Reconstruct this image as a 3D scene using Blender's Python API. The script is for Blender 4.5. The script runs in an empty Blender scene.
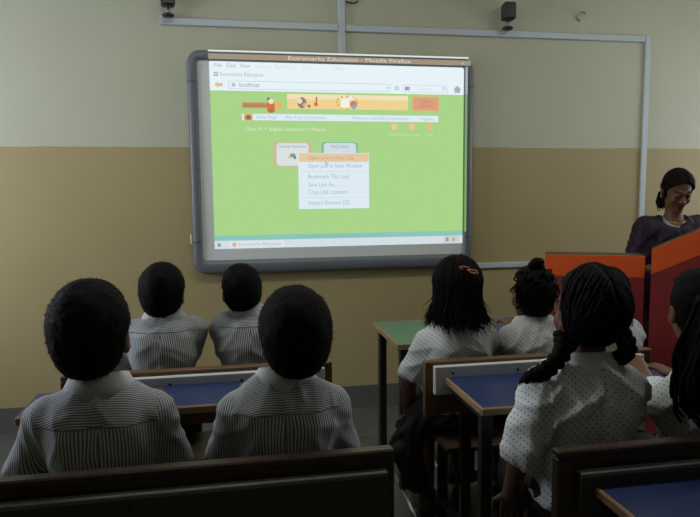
import bpy, math, random
import numpy as np
from mathutils import Vector, Matrix
random.seed(7)
PI = math.pi
SC = bpy.context.scene
COL = SC.collection

# ------------------------------------------------------------------ materials
def lin(c):
    return tuple(((v / 255) / 12.92 if v / 255 <= .04045 else ((v / 255 + .055) / 1.055) ** 2.4) for v in c)

def nodes_of(name):
    m = bpy.data.materials.new(name); m.use_nodes = True
    nt = m.node_tree
    return m, nt, nt.nodes['Principled BSDF']

def math_node(nt, op, a, b=None, c=None):
    n = nt.nodes.new('ShaderNodeMath'); n.operation = op
    for i, v in enumerate((a, b, c)):
        if v is None: continue
        if isinstance(v, (int, float)): n.inputs[i].default_value = v
        else: nt.links.new(v, n.inputs[i])
    return n.outputs[0]

def mix_col(nt, fac, a, b):
    n = nt.nodes.new('ShaderNodeMix'); n.data_type = 'RGBA'
    for i, v in ((0, fac), (6, a), (7, b)):
        if isinstance(v, (int, float)): n.inputs[i].default_value = v
        elif isinstance(v, tuple): n.inputs[i].default_value = (*v[:3], 1)
        else: nt.links.new(v, n.inputs[i])
    return n.outputs[2]

def obj_co(nt):
    return nt.nodes.new('ShaderNodeTexCoord').outputs['Object']

def noise(nt, co, scale, detail=3, stretch=None):
    if stretch:
        mp = nt.nodes.new('ShaderNodeMapping'); mp.inputs['Scale'].default_value = stretch
        nt.links.new(co, mp.inputs['Vector']); co = mp.outputs[0]
    n = nt.nodes.new('ShaderNodeTexNoise'); n.inputs['Scale'].default_value = scale
    n.inputs['Detail'].default_value = detail
    nt.links.new(co, n.inputs['Vector'])
    return n.outputs['Fac']

def bump(nt, bs, h, strength, dist=.01):
    b = nt.nodes.new('ShaderNodeBump'); b.inputs['Strength'].default_value = strength
    b.inputs['Distance'].default_value = dist
    nt.links.new(h, b.inputs['Height']); nt.links.new(b.outputs[0], bs.inputs['Normal'])

def pm(name, base, rough=.6, var=.12, scale=18, stretch=None, bmp=0, metallic=0, spec=.5, sheen=0):
    m, nt, bs = nodes_of(name)
    f = noise(nt, obj_co(nt), scale, 4, stretch)
    lo = tuple(v * (1 - var) for v in base); hi = tuple(min(1, v * (1 + var)) for v in base)
    nt.links.new(mix_col(nt, f, lo, hi), bs.inputs['Base Color'])
    bs.inputs['Roughness'].default_value = rough; bs.inputs['Metallic'].default_value = metallic
    bs.inputs['Specular IOR Level'].default_value = spec
    if bmp: bump(nt, bs, f, bmp)
    return m

def glow(name, c, s=1.0):
    m = bpy.data.materials.new(name); m.use_nodes = True
    nt = m.node_tree; nt.nodes.clear()
    e = nt.nodes.new('ShaderNodeEmission'); o = nt.nodes.new('ShaderNodeOutputMaterial')
    e.inputs[0].default_value = (*lin(c), 1); e.inputs[1].default_value = s
    nt.links.new(e.outputs[0], o.inputs[0])
    return m

def wall_material():
    m, nt, bs = nodes_of('two_tone_wall_paint')
    g = nt.nodes.new('ShaderNodeNewGeometry').outputs['Position']
    sp = nt.nodes.new('ShaderNodeSeparateXYZ'); nt.links.new(g, sp.inputs[0])
    z = sp.outputs['Z']
    edge = math_node(nt, 'ADD', z, math_node(nt, 'MULTIPLY', math_node(nt, 'SUBTRACT', noise(nt, g, 3, 4), .5), .014))
    up = math_node(nt, 'GREATER_THAN', edge, 1.722)
    blot = noise(nt, g, 1.3, 5); fine = noise(nt, g, 45, 3)
    a = mix_col(nt, blot, (.45, .46, .335), (.52, .53, .40))
    b = mix_col(nt, blot, (.345, .282, .135), (.415, .342, .175))
    c = mix_col(nt, up, b, a)
    nt.links.new(c, bs.inputs['Base Color'])
    bs.inputs['Roughness'].default_value = .55
    bs.inputs['Specular IOR Level'].default_value = .3
    bump(nt, bs, fine, .12, .004)
    return m

def stripe_material():
    m, nt, bs = nodes_of('striped_shirt_cotton')
    sp = nt.nodes.new('ShaderNodeSeparateXYZ'); nt.links.new(obj_co(nt), sp.inputs[0])
    x, y, z = sp.outputs
    u = math_node(nt, 'ADD', math_node(nt, 'ABSOLUTE', x), math_node(nt, 'MULTIPLY', y, .45))
    w = math_node(nt, 'ADD', z, math_node(nt, 'MULTIPLY', y, .9))
    at = nt.nodes.new('ShaderNodeAttribute'); at.attribute_name = 'yoke'
    yk = math_node(nt, 'GREATER_THAN', at.outputs['Fac'], .0)
    q = math_node(nt, 'ADD', math_node(nt, 'MULTIPLY', u, math_node(nt, 'SUBTRACT', 1, yk)), math_node(nt, 'MULTIPLY', w, yk))
    s = math_node(nt, 'SINE', math_node(nt, 'MULTIPLY', q, 2 * PI / .0086))
    f = math_node(nt, 'GREATER_THAN', s, -.15)
    seam = math_node(nt, 'LESS_THAN', math_node(nt, 'ABSOLUTE', at.outputs['Fac']), .0022)
    c = mix_col(nt, f, (.52, .55, .55), (.15, .16, .18))
    c = mix_col(nt, seam, c, (.16, .17, .19))
    nt.links.new(c, bs.inputs['Base Color'])
    bs.inputs['Roughness'].default_value = .85; bs.inputs['Specular IOR Level'].default_value = .15
    bump(nt, bs, noise(nt, obj_co(nt), 28, 3), .25, .01)
    return m

def dot_material():
    m, nt, bs = nodes_of('dotted_white_cotton')
    sp = nt.nodes.new('ShaderNodeSeparateXYZ'); nt.links.new(obj_co(nt), sp.inputs[0])
    x, y, z = sp.outputs
    u = math_node(nt, 'ADD', x, 0.0)
    u = math_node(nt, 'ADD', math_node(nt, 'ABSOLUTE', u), math_node(nt, 'MULTIPLY', y, .5))
    w = math_node(nt, 'ADD', z, math_node(nt, 'MULTIPLY', y, .6))
    k = 1 / .0215
    def cell(v):
        return math_node(nt, 'SUBTRACT', math_node(nt, 'FRACT', math_node(nt, 'MULTIPLY', v, k)), .5)
    a = cell(math_node(nt, 'ADD', u, w)); b = cell(math_node(nt, 'SUBTRACT', u, w))
    r = math_node(nt, 'SQRT', math_node(nt, 'ADD', math_node(nt, 'MULTIPLY', a, a), math_node(nt, 'MULTIPLY', b, b)))
    f = math_node(nt, 'LESS_THAN', r, .15)
    n = noise(nt, obj_co(nt), 9, 3)
    c = mix_col(nt, f, mix_col(nt, n, (.56, .60, .61), (.66, .69, .69)), (.10, .10, .13))
    nt.links.new(c, bs.inputs['Base Color'])
    bs.inputs['Roughness'].default_value = .85; bs.inputs['Specular IOR Level'].default_value = .15
    bump(nt, bs, noise(nt, obj_co(nt), 24, 3), .25, .01)
    return m

def skin_material():
    m, nt, bs = nodes_of('brown_skin')
    n = noise(nt, obj_co(nt), 22, 4)
    c = mix_col(nt, n, (.115, .055, .030), (.155, .076, .042))
    lip = nt.nodes.new('ShaderNodeAttribute'); lip.attribute_name = 'lip'
    brow = nt.nodes.new('ShaderNodeAttribute'); brow.attribute_name = 'brow'
    c = mix_col(nt, lip.outputs['Fac'], c, (.115, .040, .034))
    c = mix_col(nt, brow.outputs['Fac'], c, (.015, .011, .009))
    nt.links.new(c, bs.inputs['Base Color'])
    bs.inputs['Roughness'].default_value = .5
    nt.links.new(math_node(nt, 'MULTIPLY', math_node(nt, 'SUBTRACT', 1, brow.outputs['Fac']), .28), bs.inputs['Specular IOR Level'])
    return m

def sari_material():
    m, nt, bs = nodes_of('purple_sari_cloth')
    sp = nt.nodes.new('ShaderNodeSeparateXYZ'); nt.links.new(obj_co(nt), sp.inputs[0])
    cb = nt.nodes.new('ShaderNodeCombineXYZ')
    nt.links.new(math_node(nt, 'ADD', sp.outputs[0], math_node(nt, 'MULTIPLY', sp.outputs[1], .4)), cb.inputs[0]); nt.links.new(sp.outputs[2], cb.inputs[1])
    v = nt.nodes.new('ShaderNodeTexVoronoi'); v.voronoi_dimensions = '2D'
    v.inputs['Scale'].default_value = 62; v.inputs['Randomness'].default_value = .25
    nt.links.new(cb.outputs[0], v.inputs['Vector'])
    f = math_node(nt, 'LESS_THAN', v.outputs['Distance'], .12)
    n = noise(nt, obj_co(nt), 8, 3)
    c = mix_col(nt, f, mix_col(nt, n, (.011, .005, .015), (.019, .008, .024)), (.045, .03, .05))
    nt.links.new(c, bs.inputs['Base Color'])
    bs.inputs['Roughness'].default_value = .6; bs.inputs['Specular IOR Level'].default_value = .25
    return m

M = dict(
    wall=wall_material(), stripe=stripe_material(), dots=dot_material(), skin=skin_material(), sari=sari_material(),
    floor=pm('dark_cement_floor', (.080, .080, .071), .5, .25, 3.5, bmp=.05),
    base=pm('grey_dado_paint', (.105, .108, .098), .5, .15, 5),
    ceil=pm('white_ceiling_paint', (.62, .62, .58), .8, .05, 3),
    frame=pm('grey_plastic_frame', (.135, .15, .165), .38, .08, 8),
    panel=pm('whiteboard_enamel', (.70, .75, .72), .35, .03, 6),
    conduit=pm('grey_white_plastic_trunking', (.50, .55, .58), .45, .06, 12),
    black=pm('black_plastic', (.012, .012, .013), .4, .2, 20),
    grey_metal=pm('brushed_bracket_metal', (.30, .29, .27), .4, .15, 30, metallic=.7),
    steel=pm('polished_steel_tube', (.55, .55, .53), .25, .08, 30, metallic=.9),
    legs=pm('black_painted_steel', (.012, .012, .012), .45, .2, 14),
    wood=pm('varnished_brown_wood', (.135, .066, .026), .42, .35, 7, (1.2, 14, 14), .1),
    edge=pm('tan_wood_edging', (.26, .165, .085), .5, .3, 9, (1.5, 12, 12), .1),
    darkwood=pm('dark_worn_wood', (.050, .030, .017), .4, .4, 7, (1.2, 14, 14), .15),
    brownpaint=pm('dark_brown_painted_board', (.045, .040, .030), .35, .3, 6, (1, 8, 8), .08),
    ledge=pm('grey_batten_edge', (.17, .17, .15), .4, .5, 5, (1, 6, 6)),
    white=pm('scuffed_white_board', (.64, .65, .62), .45, .08, 9, (1, 6, 6)),
    blue=pm('blue_laminate', (.020, .034, .115), .34, .18, 5),
    green=pm('green_laminate', (.075, .165, .090), .42, .12, 6),
    slate=pm('slate_blue_laminate', (.055, .070, .105), .36, .12, 6),
    orange=pm('orange_painted_board', (.70, .095, .012), .45, .06, 7),
    maroon=pm('maroon_painted_board', (.225, .022, .022), .45, .10, 7),
    hair=pm('black_hair', (.0045, .004, .0036), .72, .35, 60, (1, 1, .25), .15, spec=.09),
    skirt=pm('dark_pleated_skirt_cloth', (.010, .008, .009), .8, .3, 10),
    shorts=pm('dark_navy_cloth', (.013, .014, .018), .8, .3, 10),
    shoe=pm('black_leather', (.012, .011, .010), .4, .2, 14),
    clip=pm('copper_hair_clip', (.62, .27, .14), .35, .12, 20, metallic=.2),
    gold=pm('gold_metal', (.75, .52, .2), .25, .1, 20, metallic=.9),
    bindi=pm('dark_red_bindi', (.12, .01, .015), .5, .1, 10),
    blouse=pm('grey_green_blouse', (.22, .25, .20), .7, .12, 14),
    eye=pm('eye_white', (.40, .37, .34), .35, .04, 10),
    iris=pm('dark_iris', (.015, .009, .006), .15, .2, 40),
    tube=glow('added_tube_glow', (255, 250, 240), 4.0),
)

# ------------------------------------------------------------------ object helpers
def tag(o, label, cat=None, group=None):
    o['label'] = label
    if cat: o['category'] = cat
    if group: o['group'] = group
    return o

def empty(name, loc, label, cat, group=None, rz=0):
    o = bpy.data.objects.new(name, None); COL.objects.link(o)
    o.location = loc; o.rotation_euler = (0, 0, rz); o.empty_display_size = .1
    return tag(o, label, cat, group)

def link(name, me, mat, parent=None):
    o = bpy.data.objects.new(name, me); COL.objects.link(o)
    if mat: me.materials.append(mat)
    if parent: o.parent = parent
    return o

class MB:
    """collects shapes into one mesh"""
    def __init__(s, org=(0, 0, 0)):
        s.v = []; s.f = []; s.org = Vector(org)
    def add(s, vs, fs):
        n = len(s.v); s.v += [Vector(v) for v in vs]; s.f += [tuple(i + n for i in f) for f in fs]
        return s
    def box(s, lo, hi, bev=.0):
        x0, y0, z0 = lo; x1, y1, z1 = hi
        b = min(bev, (x1 - x0) / 2.2, (y1 - y0) / 2.2, (z1 - z0) / 2.2)
        if b <= 0:
            vs = [(x, y, z) for x in (x0, x1) for y in (y0, y1) for z in (z0, z1)]
            return s.add(vs, [(0, 1, 3, 2), (4, 6, 7, 5), (0, 4, 5, 1), (2, 3, 7, 6), (0, 2, 6, 4), (1, 5, 7, 3)])
        vs = []; ix = {}
        c = [(x0, x1), (y0, y1), (z0, z1)]
        for i in (0, 1):
            for j in (0, 1):
                for k in (0, 1):
                    for ax in range(3):
                        p = [c[0][i], c[1][j], c[2][k]]
                        for a in range(3):
                            if a != ax: p[a] += b * (1 if (i, j, k)[a] == 0 else -1)
                        ix[i, j, k, ax] = len(vs); vs.append(p)
        fs = []
        for ax in range(3):
            a, e = [q for q in range(3) if q != ax]
            for sd in (0, 1):
                q = []
                for (p, r) in ((0, 0), (1, 0), (1, 1), (0, 1)):
                    t = [0, 0, 0]; t[ax] = sd; t[a] = p; t[e] = r; q.append(ix[(*t, ax)])
                fs.append(q)
        for ax in range(3):
            a, e = [q for q in range(3) if q != ax]
            for p in (0, 1):
                for r in (0, 1):
                    t0 = [0, 0, 0]; t0[a] = p; t0[e] = r; t1 = list(t0); t1[ax] = 1
                    fs.append((ix[(*t0, a)], ix[(*t1, a)], ix[(*t1, e)], ix[(*t0, e)]))
        for i in (0, 1):
            for j in (0, 1):
                for k in (0, 1): fs.append([ix[i, j, k, q] for q in range(3)])
        return s.add(vs, fs)
    def tube(s, pts, rad, n=8, cap=True):
        pts = [Vector(p) for p in pts]
        if not hasattr(rad, '__len__'): rad = [rad] * len(pts)
        t0 = (pts[1] - pts[0]).normalized()
        up = Vector((0, 0, 1)) if abs(t0.z) < .9 else Vector((1, 0, 0))
        a = t0.cross(up).normalized(); vs = []; fs = []
        for i, p in enumerate(pts):
            t = (pts[min(i + 1, len(pts) - 1)] - pts[max(i - 1, 0)])
            t = t.normalized() if t.length > 1e-9 else t0
            a = (a - t * a.dot(t)).normalized(); b = t.cross(a)
            for k in range(n):
                w = 2 * PI * k / n
                vs.append(p + (a * math.cos(w) + b * math.sin(w)) * rad[i])
        for i in range(len(pts) - 1):
            for k in range(n):
                fs.append((i * n + k, i * n + (k + 1) % n, (i + 1) * n + (k + 1) % n, (i + 1) * n + k))
        if cap:
            fs.append(tuple(range(n))[::-1]); fs.append(tuple((len(pts) - 1) * n + k for k in range(n)))
        return s.add(vs, fs)
    def prism(s, poly, y0, y1):
        """polygon in x, z swept along y"""
        n = len(poly)
        vs = [(x, y0, z) for x, z in poly] + [(x, y1, z) for x, z in poly]
        fs = [tuple(range(n)), tuple(range(n, 2 * n))[::-1]] + [(i, i + n, (i + 1) % n + n, (i + 1) % n) for i in range(n)]
        return s.add(vs, fs)
    def ball(s, c, r, n=12):
        r = r if hasattr(r, '__len__') else (r, r, r)
        vs = []; fs = []; m = n // 2
        for i in range(m + 1):
            th = PI * i / m
            for k in range(n):
                w = 2 * PI * k / n
                vs.append((c[0] + r[0] * math.sin(th) * math.cos(w), c[1] + r[1] * math.sin(th) * math.sin(w), c[2] + r[2] * math.cos(th)))
        for i in range(m):
            for k in range(n): fs.append((i * n + k, (i + 1) * n + k, (i + 1) * n + (k + 1) % n, i * n + (k + 1) % n))
        return s.add(vs, fs)
    def build(s, name, mat, parent=None, smooth=False):
        me = bpy.data.meshes.new(name)
        me.from_pydata([tuple(v - s.org) for v in s.v], [], s.f)
        import bmesh
        bm = bmesh.new(); bm.from_mesh(me)
        bmesh.ops.remove_doubles(bm, verts=bm.verts, dist=1e-6)
        bmesh.ops.recalc_face_normals(bm, faces=bm.faces); bm.to_mesh(me); bm.free()
        if smooth: me.shade_smooth()
        return link(name, me, mat, parent)

# ------------------------------------------------------------------ smooth implicit bodies
def fr(p, r):  # local rotated coords
    return p
class SDF:
    def __init__(s, lo, hi, h):
        s.lo = np.array(lo, float); s.h = h
        s.n = np.ceil((np.array(hi) - s.lo) / h).astype(int) + 1
        s.ax = [s.lo[i] + h * np.arange(s.n[i]) for i in range(3)]
        s.d = np.ones(s.n, np.float32)
    def _sl(s, lo, hi):
        a = np.clip(np.floor((np.array(lo) - s.lo) / s.h).astype(int), 0, s.n)
        b = np.clip(np.ceil((np.array(hi) - s.lo) / s.h).astype(int) + 1, 0, s.n)
        return tuple(slice(i, j) for i, j in zip(a, b))
    def _grid(s, sl):
        return (s.ax[0][sl[0]][:, None, None], s.ax[1][sl[1]][None, :, None], s.ax[2][sl[2]][None, None, :])
    def _put(s, f, lo, hi, k, sub=False):
        m = k + 3 * s.h
        sl = s._sl(np.array(lo) - m, np.array(hi) + m)
        d = s.d[sl]
        if d.size == 0: return s
        v = f(*s._grid(sl)).astype(np.float32)
        if sub:
            v = -v; q = np.maximum(k - np.abs(d - v), 0) / max(k, 1e-6)
            s.d[sl] = np.maximum(d, v) + q * q * k * .25
        else:
            q = np.maximum(k - np.abs(d - v), 0) / max(k, 1e-6)
            s.d[sl] = np.minimum(d, v) - q * q * k * .25
        return s
    def cap(s, a, b, ra, rb=None, k=.02, sub=False):
        a = np.array(a, float); b = np.array(b, float); rb = ra if rb is None else rb
        ab = b - a; L = max(ab @ ab, 1e-9); R = max(ra, rb)
        def f(X, Y, Z):
            t = np.clip(((X - a[0]) * ab[0] + (Y - a[1]) * ab[1] + (Z - a[2]) * ab[2]) / L, 0, 1)
            return np.sqrt((X - a[0] - t * ab[0]) ** 2 + (Y - a[1] - t * ab[1]) ** 2 + (Z - a[2] - t * ab[2]) ** 2) - (ra + (rb - ra) * t)
        return s._put(f, np.minimum(a, b) - R, np.maximum(a, b) + R, k, sub)
    def ell(s, c, r, R=None, k=.02, sub=False):
        c = np.array(c, float); r = np.array(r if hasattr(r, '__len__') else (r,) * 3, float)
        R = np.eye(3) if R is None else np.array(R)      # columns = axes
        def f(X, Y, Z):
            dx, dy, dz = X - c[0], Y - c[1], Z - c[2]
            q = [dx * R[0, i] + dy * R[1, i] + dz * R[2, i] for i in range(3)]
            k0 = np.sqrt(sum((q[i] / r[i]) ** 2 for i in range(3)))
            k1 = np.sqrt(sum((q[i] / r[i] ** 2) ** 2 for i in range(3)))
            return k0 * (k0 - 1) / np.maximum(k1, 1e-6)
        e = np.ones(3) * r.max()
        return s._put(f, c - e, c + e, k, sub)
    def cut(s, f):
        """keep where f < 0"""
        v = f(*s._grid((slice(None),) * 3)).astype(np.float32)
        s.d = np.maximum(s.d, np.broadcast_to(v, s.d.shape)); return s
    def mesh(s):
        d = s.d; d[0] = d[-1] = 1; d[:, 0] = d[:, -1] = 1; d[:, :, 0] = d[:, :, -1] = 1
        neg = d < 0; n = np.array(d.shape) - 1
        cs = np.zeros(n, np.int8)
        offs = [(i, j, k) for i in (0, 1) for j in (0, 1) for k in (0, 1)]
        for (i, j, k) in offs: cs += neg[i:i + n[0], j:j + n[1], k:k + n[2]]
        act = (cs > 0) & (cs < 8)
        I = np.argwhere(act); idx = np.full(n, -1, np.int32); idx[act] = np.arange(len(I))
        V = np.stack([d[I[:, 0] + i, I[:, 1] + j, I[:, 2] + k] for (i, j, k) in offs], 1).astype(float)
        P = np.zeros((len(I), 3)); C = np.zeros((len(I), 1)); O = np.array(offs, float)
        for a in range(8):
            for b in range(a + 1, 8):
                if abs(O[a] - O[b]).sum() != 1: continue
                x = (V[:, a] < 0) != (V[:, b] < 0)
                t = np.where(x, V[:, a] / np.where(x, V[:, a] - V[:, b], 1), 0)[:, None]
                P += np.where(x[:, None], O[a] + t * (O[b] - O[a]), 0); C += x[:, None]
        P = s.lo + s.h * (I + P / C)
        F = []
        for ax in range(3):
            u, w = [(1, 2), (2, 0), (0, 1)][ax]
            sl0 = [slice(1, -1)] * 3; sl1 = [slice(1, -1)] * 3
            sl0[ax] = slice(0, -1); sl1[ax] = slice(1, None)
            A = neg[tuple(sl0)]; B = neg[tuple(sl1)]
            e = np.argwhere(A != B); fl = A[tuple(e.T)]
            g = e.copy(); g[:, u] += 1; g[:, w] += 1
            q = []
            for (du, dw) in ((-1, -1), (0, -1), (0, 0), (-1, 0)):
                h = g.copy(); h[:, u] += du; h[:, w] += dw; q.append(idx[tuple(h.T)])
            q = np.stack(q, 1); q[~fl] = q[~fl][:, ::-1]; F.append(q)
        return P, np.concatenate(F)

def np_mesh(name, P, F, mat, parent, attrs=None):
    me = bpy.data.meshes.new(name)
    me.vertices.add(len(P)); me.vertices.foreach_set('co', np.ascontiguousarray(P, np.float32).ravel())
    me.loops.add(F.size); me.loops.foreach_set('vertex_index', F.astype(np.int32).ravel())
    me.polygons.add(len(F)); me.polygons.foreach_set('loop_start', np.arange(0, F.size, 4, dtype=np.int32))
    me.update(calc_edges=True); me.validate()
    for k, v in (attrs or {}).items():
        at = me.attributes.new(k, 'FLOAT', 'POINT'); at.data.foreach_set('value', np.ascontiguousarray(v, np.float32))
    me.shade_smooth()
    return link(name, me, mat, parent)

def normals(P, F):
    n = np.zeros_like(P); fn = np.cross(P[F[:, 2]] - P[F[:, 0]], P[F[:, 3]] - P[F[:, 1]])
    for i in range(4): np.add.at(n, F[:, i], fn)
    return n / np.maximum(np.linalg.norm(n, axis=1, keepdims=True), 1e-12)

def relax(P, F, it=2, a=.5):
    e = np.concatenate([F[:, [0, 1]], F[:, [1, 2]], F[:, [2, 3]], F[:, [3, 0]]])
    for _ in range(it):
        s = np.zeros_like(P); c = np.zeros((len(P), 1))
        np.add.at(s, e[:, 0], P[e[:, 1]]); np.add.at(c, e[:, 0], 1)
        np.add.at(s, e[:, 1], P[e[:, 0]]); np.add.at(c, e[:, 1], 1)
        P = P * (1 - a) + a * s / np.maximum(c, 1)
    return P

def vnoise(P, seed=0):
    i = np.floor(P).astype(np.int64); f = P - i; f = f * f * (3 - 2 * f)
    r = 0
    for a in (0, 1):
        for b in (0, 1):
            for c in (0, 1):
                h = ((i[:, 0] + a) * 73856093) ^ ((i[:, 1] + b) * 19349663) ^ ((i[:, 2] + c) * 83492791) ^ (seed * 2654435761)
                h = (h ^ (h >> 13)) * 1274126177 & 0xffffffff
                h = ((h ^ (h >> 16)) & 0xffff) / 65535.
                r = r + h * (f[:, 0] if a else 1 - f[:, 0]) * (f[:, 1] if b else 1 - f[:, 1]) * (f[:, 2] if c else 1 - f[:, 2])
    return r

def folds(P, N, seed, amp=.007):
    x, y, z = P.T; d = 0
    for k, (ang, fa, fl, w) in enumerate(((.55, 26, 5, 1), (-.2, 34, 6, .6), (1.15, 22, 6, .8))):
        s = np.tanh(x / .05)
        ca, sa = np.cos(ang), np.sin(ang)
        across = (np.abs(x) * ca + z * sa) * fa; along = (-np.abs(x) * sa + z * ca) * fl
        n = vnoise(np.stack([across, along + 7 * k + (x > 0) * 31, y * 5], 1), seed + k)
        d = d + w * (1 - np.abs(2 * n - 1)) ** 3
    return P + N * (amp * (d - .45))[:, None]

def rot(yaw, pitch, roll=0):
    """head frame: yaw about z (left positive), pitch down positive"""
    return np.array(Matrix.Rotation(yaw, 3, 'Z') @ Matrix.Rotation(-pitch, 3, 'X') @ Matrix.Rotation(roll, 3, 'Y'))

# ------------------------------------------------------------------ people
def hand(S, wr, dirn, side, curl=.5, sc=1.0, palm_n=(0, 0, -1)):
    """palm with four fingers of unequal length and a thumb leaving the side of the palm"""
    d = np.array(dirn, float); d /= np.linalg.norm(d)
    n = np.array(palm_n, float); n -= d * (n @ d); n /= np.linalg.norm(n)
    s = np.cross(d, n) * side; wr = np.array(wr, float)     # s: towards the thumb
    S.ell(wr + d * .040 * sc, np.array((.036, .042, .014)) * sc, np.stack([s, d, n], 1), .012)
    for i, (o, L) in enumerate(((.026, .062), (.009, .070), (-.009, .065), (-.025, .051))):
        a = wr + d * .070 * sc + s * o * sc; L *= sc
        p1 = a + (d * math.cos(curl * .5) + n * math.sin(curl * .5) + s * o * 2.0) * L * .42
        p2 = p1 + (d * math.cos(curl * 1.2) + n * math.sin(curl * 1.2)) * L * .32
        p3 = p2 + (d * math.cos(curl * 1.9) + n * math.sin(curl * 1.9)) * L * .26
        S.cap(a, p1, .0082 * sc, .0078 * sc, .004); S.cap(p1, p2, .0078 * sc, .0072 * sc, .003); S.cap(p2, p3, .0072 * sc, .006 * sc, .003)
    t0 = wr + d * .022 * sc + s * .026 * sc; t1 = t0 + (s * .75 + d * .65 + n * .2) * .032 * sc; t2 = t1 + (s * .25 + d * .9 + n * .3) * .030 * sc
    S.cap(t0, t1, .0115 * sc, .0095 * sc, .006); S.cap(t1, t2, .0092 * sc, .0072 * sc, .004)

def torso(S, b, inf=0., k=.05):
    p, c7 = b['pel'], b['c7']; v = c7 - p
    w = b['sw'] / .145
    S.ell(p + v * .02 + [0, .01, 0], np.array((.135 * w, .105, .115)) + inf, None, k)
    S.ell(p + v * .34 + [0, .022, 0], np.array((.118 * w, .088, .13)) + inf, None, k)
    S.ell(p + v * .66 + [0, .018, 0], np.array((.138 * w, .092, .14)) + inf, None, k)
    for sd, sh in ((-1, b['shL']), (1, b['shR'])):
        S.cap(c7 + [sd * .030, .02, -.066], sh + [0, 0, -.014], .036 + inf, .044 + inf, k * .7)
        S.ell(p + v * .64 + [sd * .072 * w, -.008, 0], np.array((.066, .076, .10)) + inf, None, k * .7)

def make_person(name_label, cat, group, loc, b, hairfn, kind, seed, rz=0, h=.0065):
    b = {k: (np.array(v, float) if isinstance(v, tuple) else v) for k, v in b.items()}
    root = empty('person', (loc[0], loc[1], 0), name_label, cat, group, rz)
    hs = b.get('hs', 1.); hc = b['head']; HR = rot(b.get('yaw', 0), b.get('pitch', 0), b.get('roll', 0))
    hp = lambda x, y, z: hc + HR @ (np.array((x, y, z)) * hs)
    pts = np.array([b[k] for k in 'pel c7 head shL shR elL elR wrL wrR knL knR ftL ftR'.split()])
    lo = pts.min(0) - .2; hi = pts.max(0) + .2; lo[2] = -.02
    S = SDF(lo, hi, h)
    torso(S, b)
    # legs
    for sd, s in ((-1, 'L'), (1, 'R')):
        hip = b['pel'] + [sd * .075, .02, -.02]; kn = b['kn' + s]; ft = b['ft' + s]
        S.cap(hip, kn, .072, .050, .03); S.cap(kn, ft, .048, .032, .02)
        S.cap(ft + [0, -.02, -.02], ft + [0, .12, -.035], .032, .026, .02)
    # arms
    for sd, s in ((-1, 'L'), (1, 'R')):
        sh, el, wr = b['sh' + s], b['el' + s], b['wr' + s]
        S.cap(sh, el, .044, .034, .02); S.cap(el, wr, .034, .023, .012)
        hd = b.get('hd' + s, wr - el)
        hand(S, wr, hd, b.get('ts' + s, 1 if s == 'L' else -1), b.get('curl' + s, .5), b.get('hsc', .92), b.get('pn' + s, np.array((0, 0, -1.))))
    # neck and head
    S.cap(b['c7'] + [0, .022, -.03], hp(0, -.012, -.05), .050 * hs, .046 * hs, .03)
    S.ell(hp(0, -.008, .022), np.array((.073, .090, .086)) * hs, HR, .02)
    S.ell(hp(0, .034, -.048), np.array((.055, .056, .076)) * hs, HR, .03)
    S.ell(hp(0, .070, -.100), np.array((.022, .020, .018)) * hs, HR, .022)
    for sd in (-1, 1):
        S.ell(hp(sd * .036, .066, -.040), np.array((.022, .020, .022)) * hs, HR, .02)
        S.ell(hp(sd * .031, .100, -.003), np.array((.017, .014, .012)) * hs, HR, .012, True)
        S.ell(hp(sd * .031, .083, -.004), np.array((.0150, .0125, .0125)) * hs, HR, .003)
        S.cap(hp(sd * .012, .089, .014), hp(sd * .046, .078, .016), .008 * hs, .006 * hs, .012)
        S.ell(hp(sd * .081, -.006, -.020), np.array((.011, .019, .031)) * hs, HR @ rot(sd * -.35, 0), .005)
        S.ell(hp(sd * .090, .000, -.018), np.array((.005, .010, .019)) * hs, HR @ rot(sd * -.35, 0), .004, True)
        S.ell(hp(sd * .0125, .094, -.041), np.array((.009, .009, .008)) * hs, HR, .006)
    if b.get('lids'):
        for sd in (-1, 1): S.ell(hp(sd * .031, .0865, -.0015), np.array((.0145, .0125, .0115)) * hs, HR, .003)
    else:
        for sd in (-1, 1):
            S.ell(hp(sd * .031, .0855, .0035), np.array((.0145, .0130, .0080)) * hs, HR, .003); S.ell(hp(sd * .031, .0845, -.0135), np.array((.0140, .0120, .0065)) * hs, HR, .003)
    S.cap(hp(0, .088, .004), hp(0, .106, -.036), .0075 * hs, .0115 * hs, .010)
    S.cap(hp(-.016, .086, -.0665), hp(.016, .086, -.0665), .0065 * hs, None, .006)
    S.cap(hp(-.013, .085, -.077), hp(.013, .085, -.077), .0075 * hs, None, .005)
    S.cap(hp(-.022, .097, -.0715), hp(.022, .097, -.0715), .0028 * hs, None, .003, True)
    P, F = S.mesh(); P = relax(P, F, 1, .3)
    q = ((P - hc) @ HR) / hs
    lip = np.clip(1.6 - np.sqrt((q[:, 0] / .019) ** 2 + ((q[:, 2] + .072) / .0095) ** 2), 0, .6) / .6 * (q[:, 1] > .07)
    ax = np.abs(q[:, 0]); bz = .0165 + .004 * np.sin(np.clip((ax - .01) / .04, 0, 1) * PI)
    brow = np.clip(1.3 - np.abs(q[:, 2] - bz) / .0045, 0, 1) * ((ax > .011) & (ax < .05) & (q[:, 1] > .055))
    if b.get('lids'): brow = np.maximum(brow, np.clip(1.5 - np.abs(q[:, 2] + .0085) / .0035, 0, 1) * ((ax > .016) & (ax < .046) & (q[:, 1] > .07)))
    body = np_mesh('body', P, F, M['skin'], root, dict(lip=lip, brow=brow))
    for sd in (-1, 1):
        e = MB(); ey = .083 if b.get('lids') else .0858; e.ball(hp(sd * .031, ey, -.004), .0108 * hs, 12)
        eb = e.build('eye', M['eye'], root, True)
        e = MB(); e.ball(hp(sd * .031, ey + .0055, -.0060), .0060 * hs, 10); e.build('iris', M['iris'], eb, True)
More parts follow.
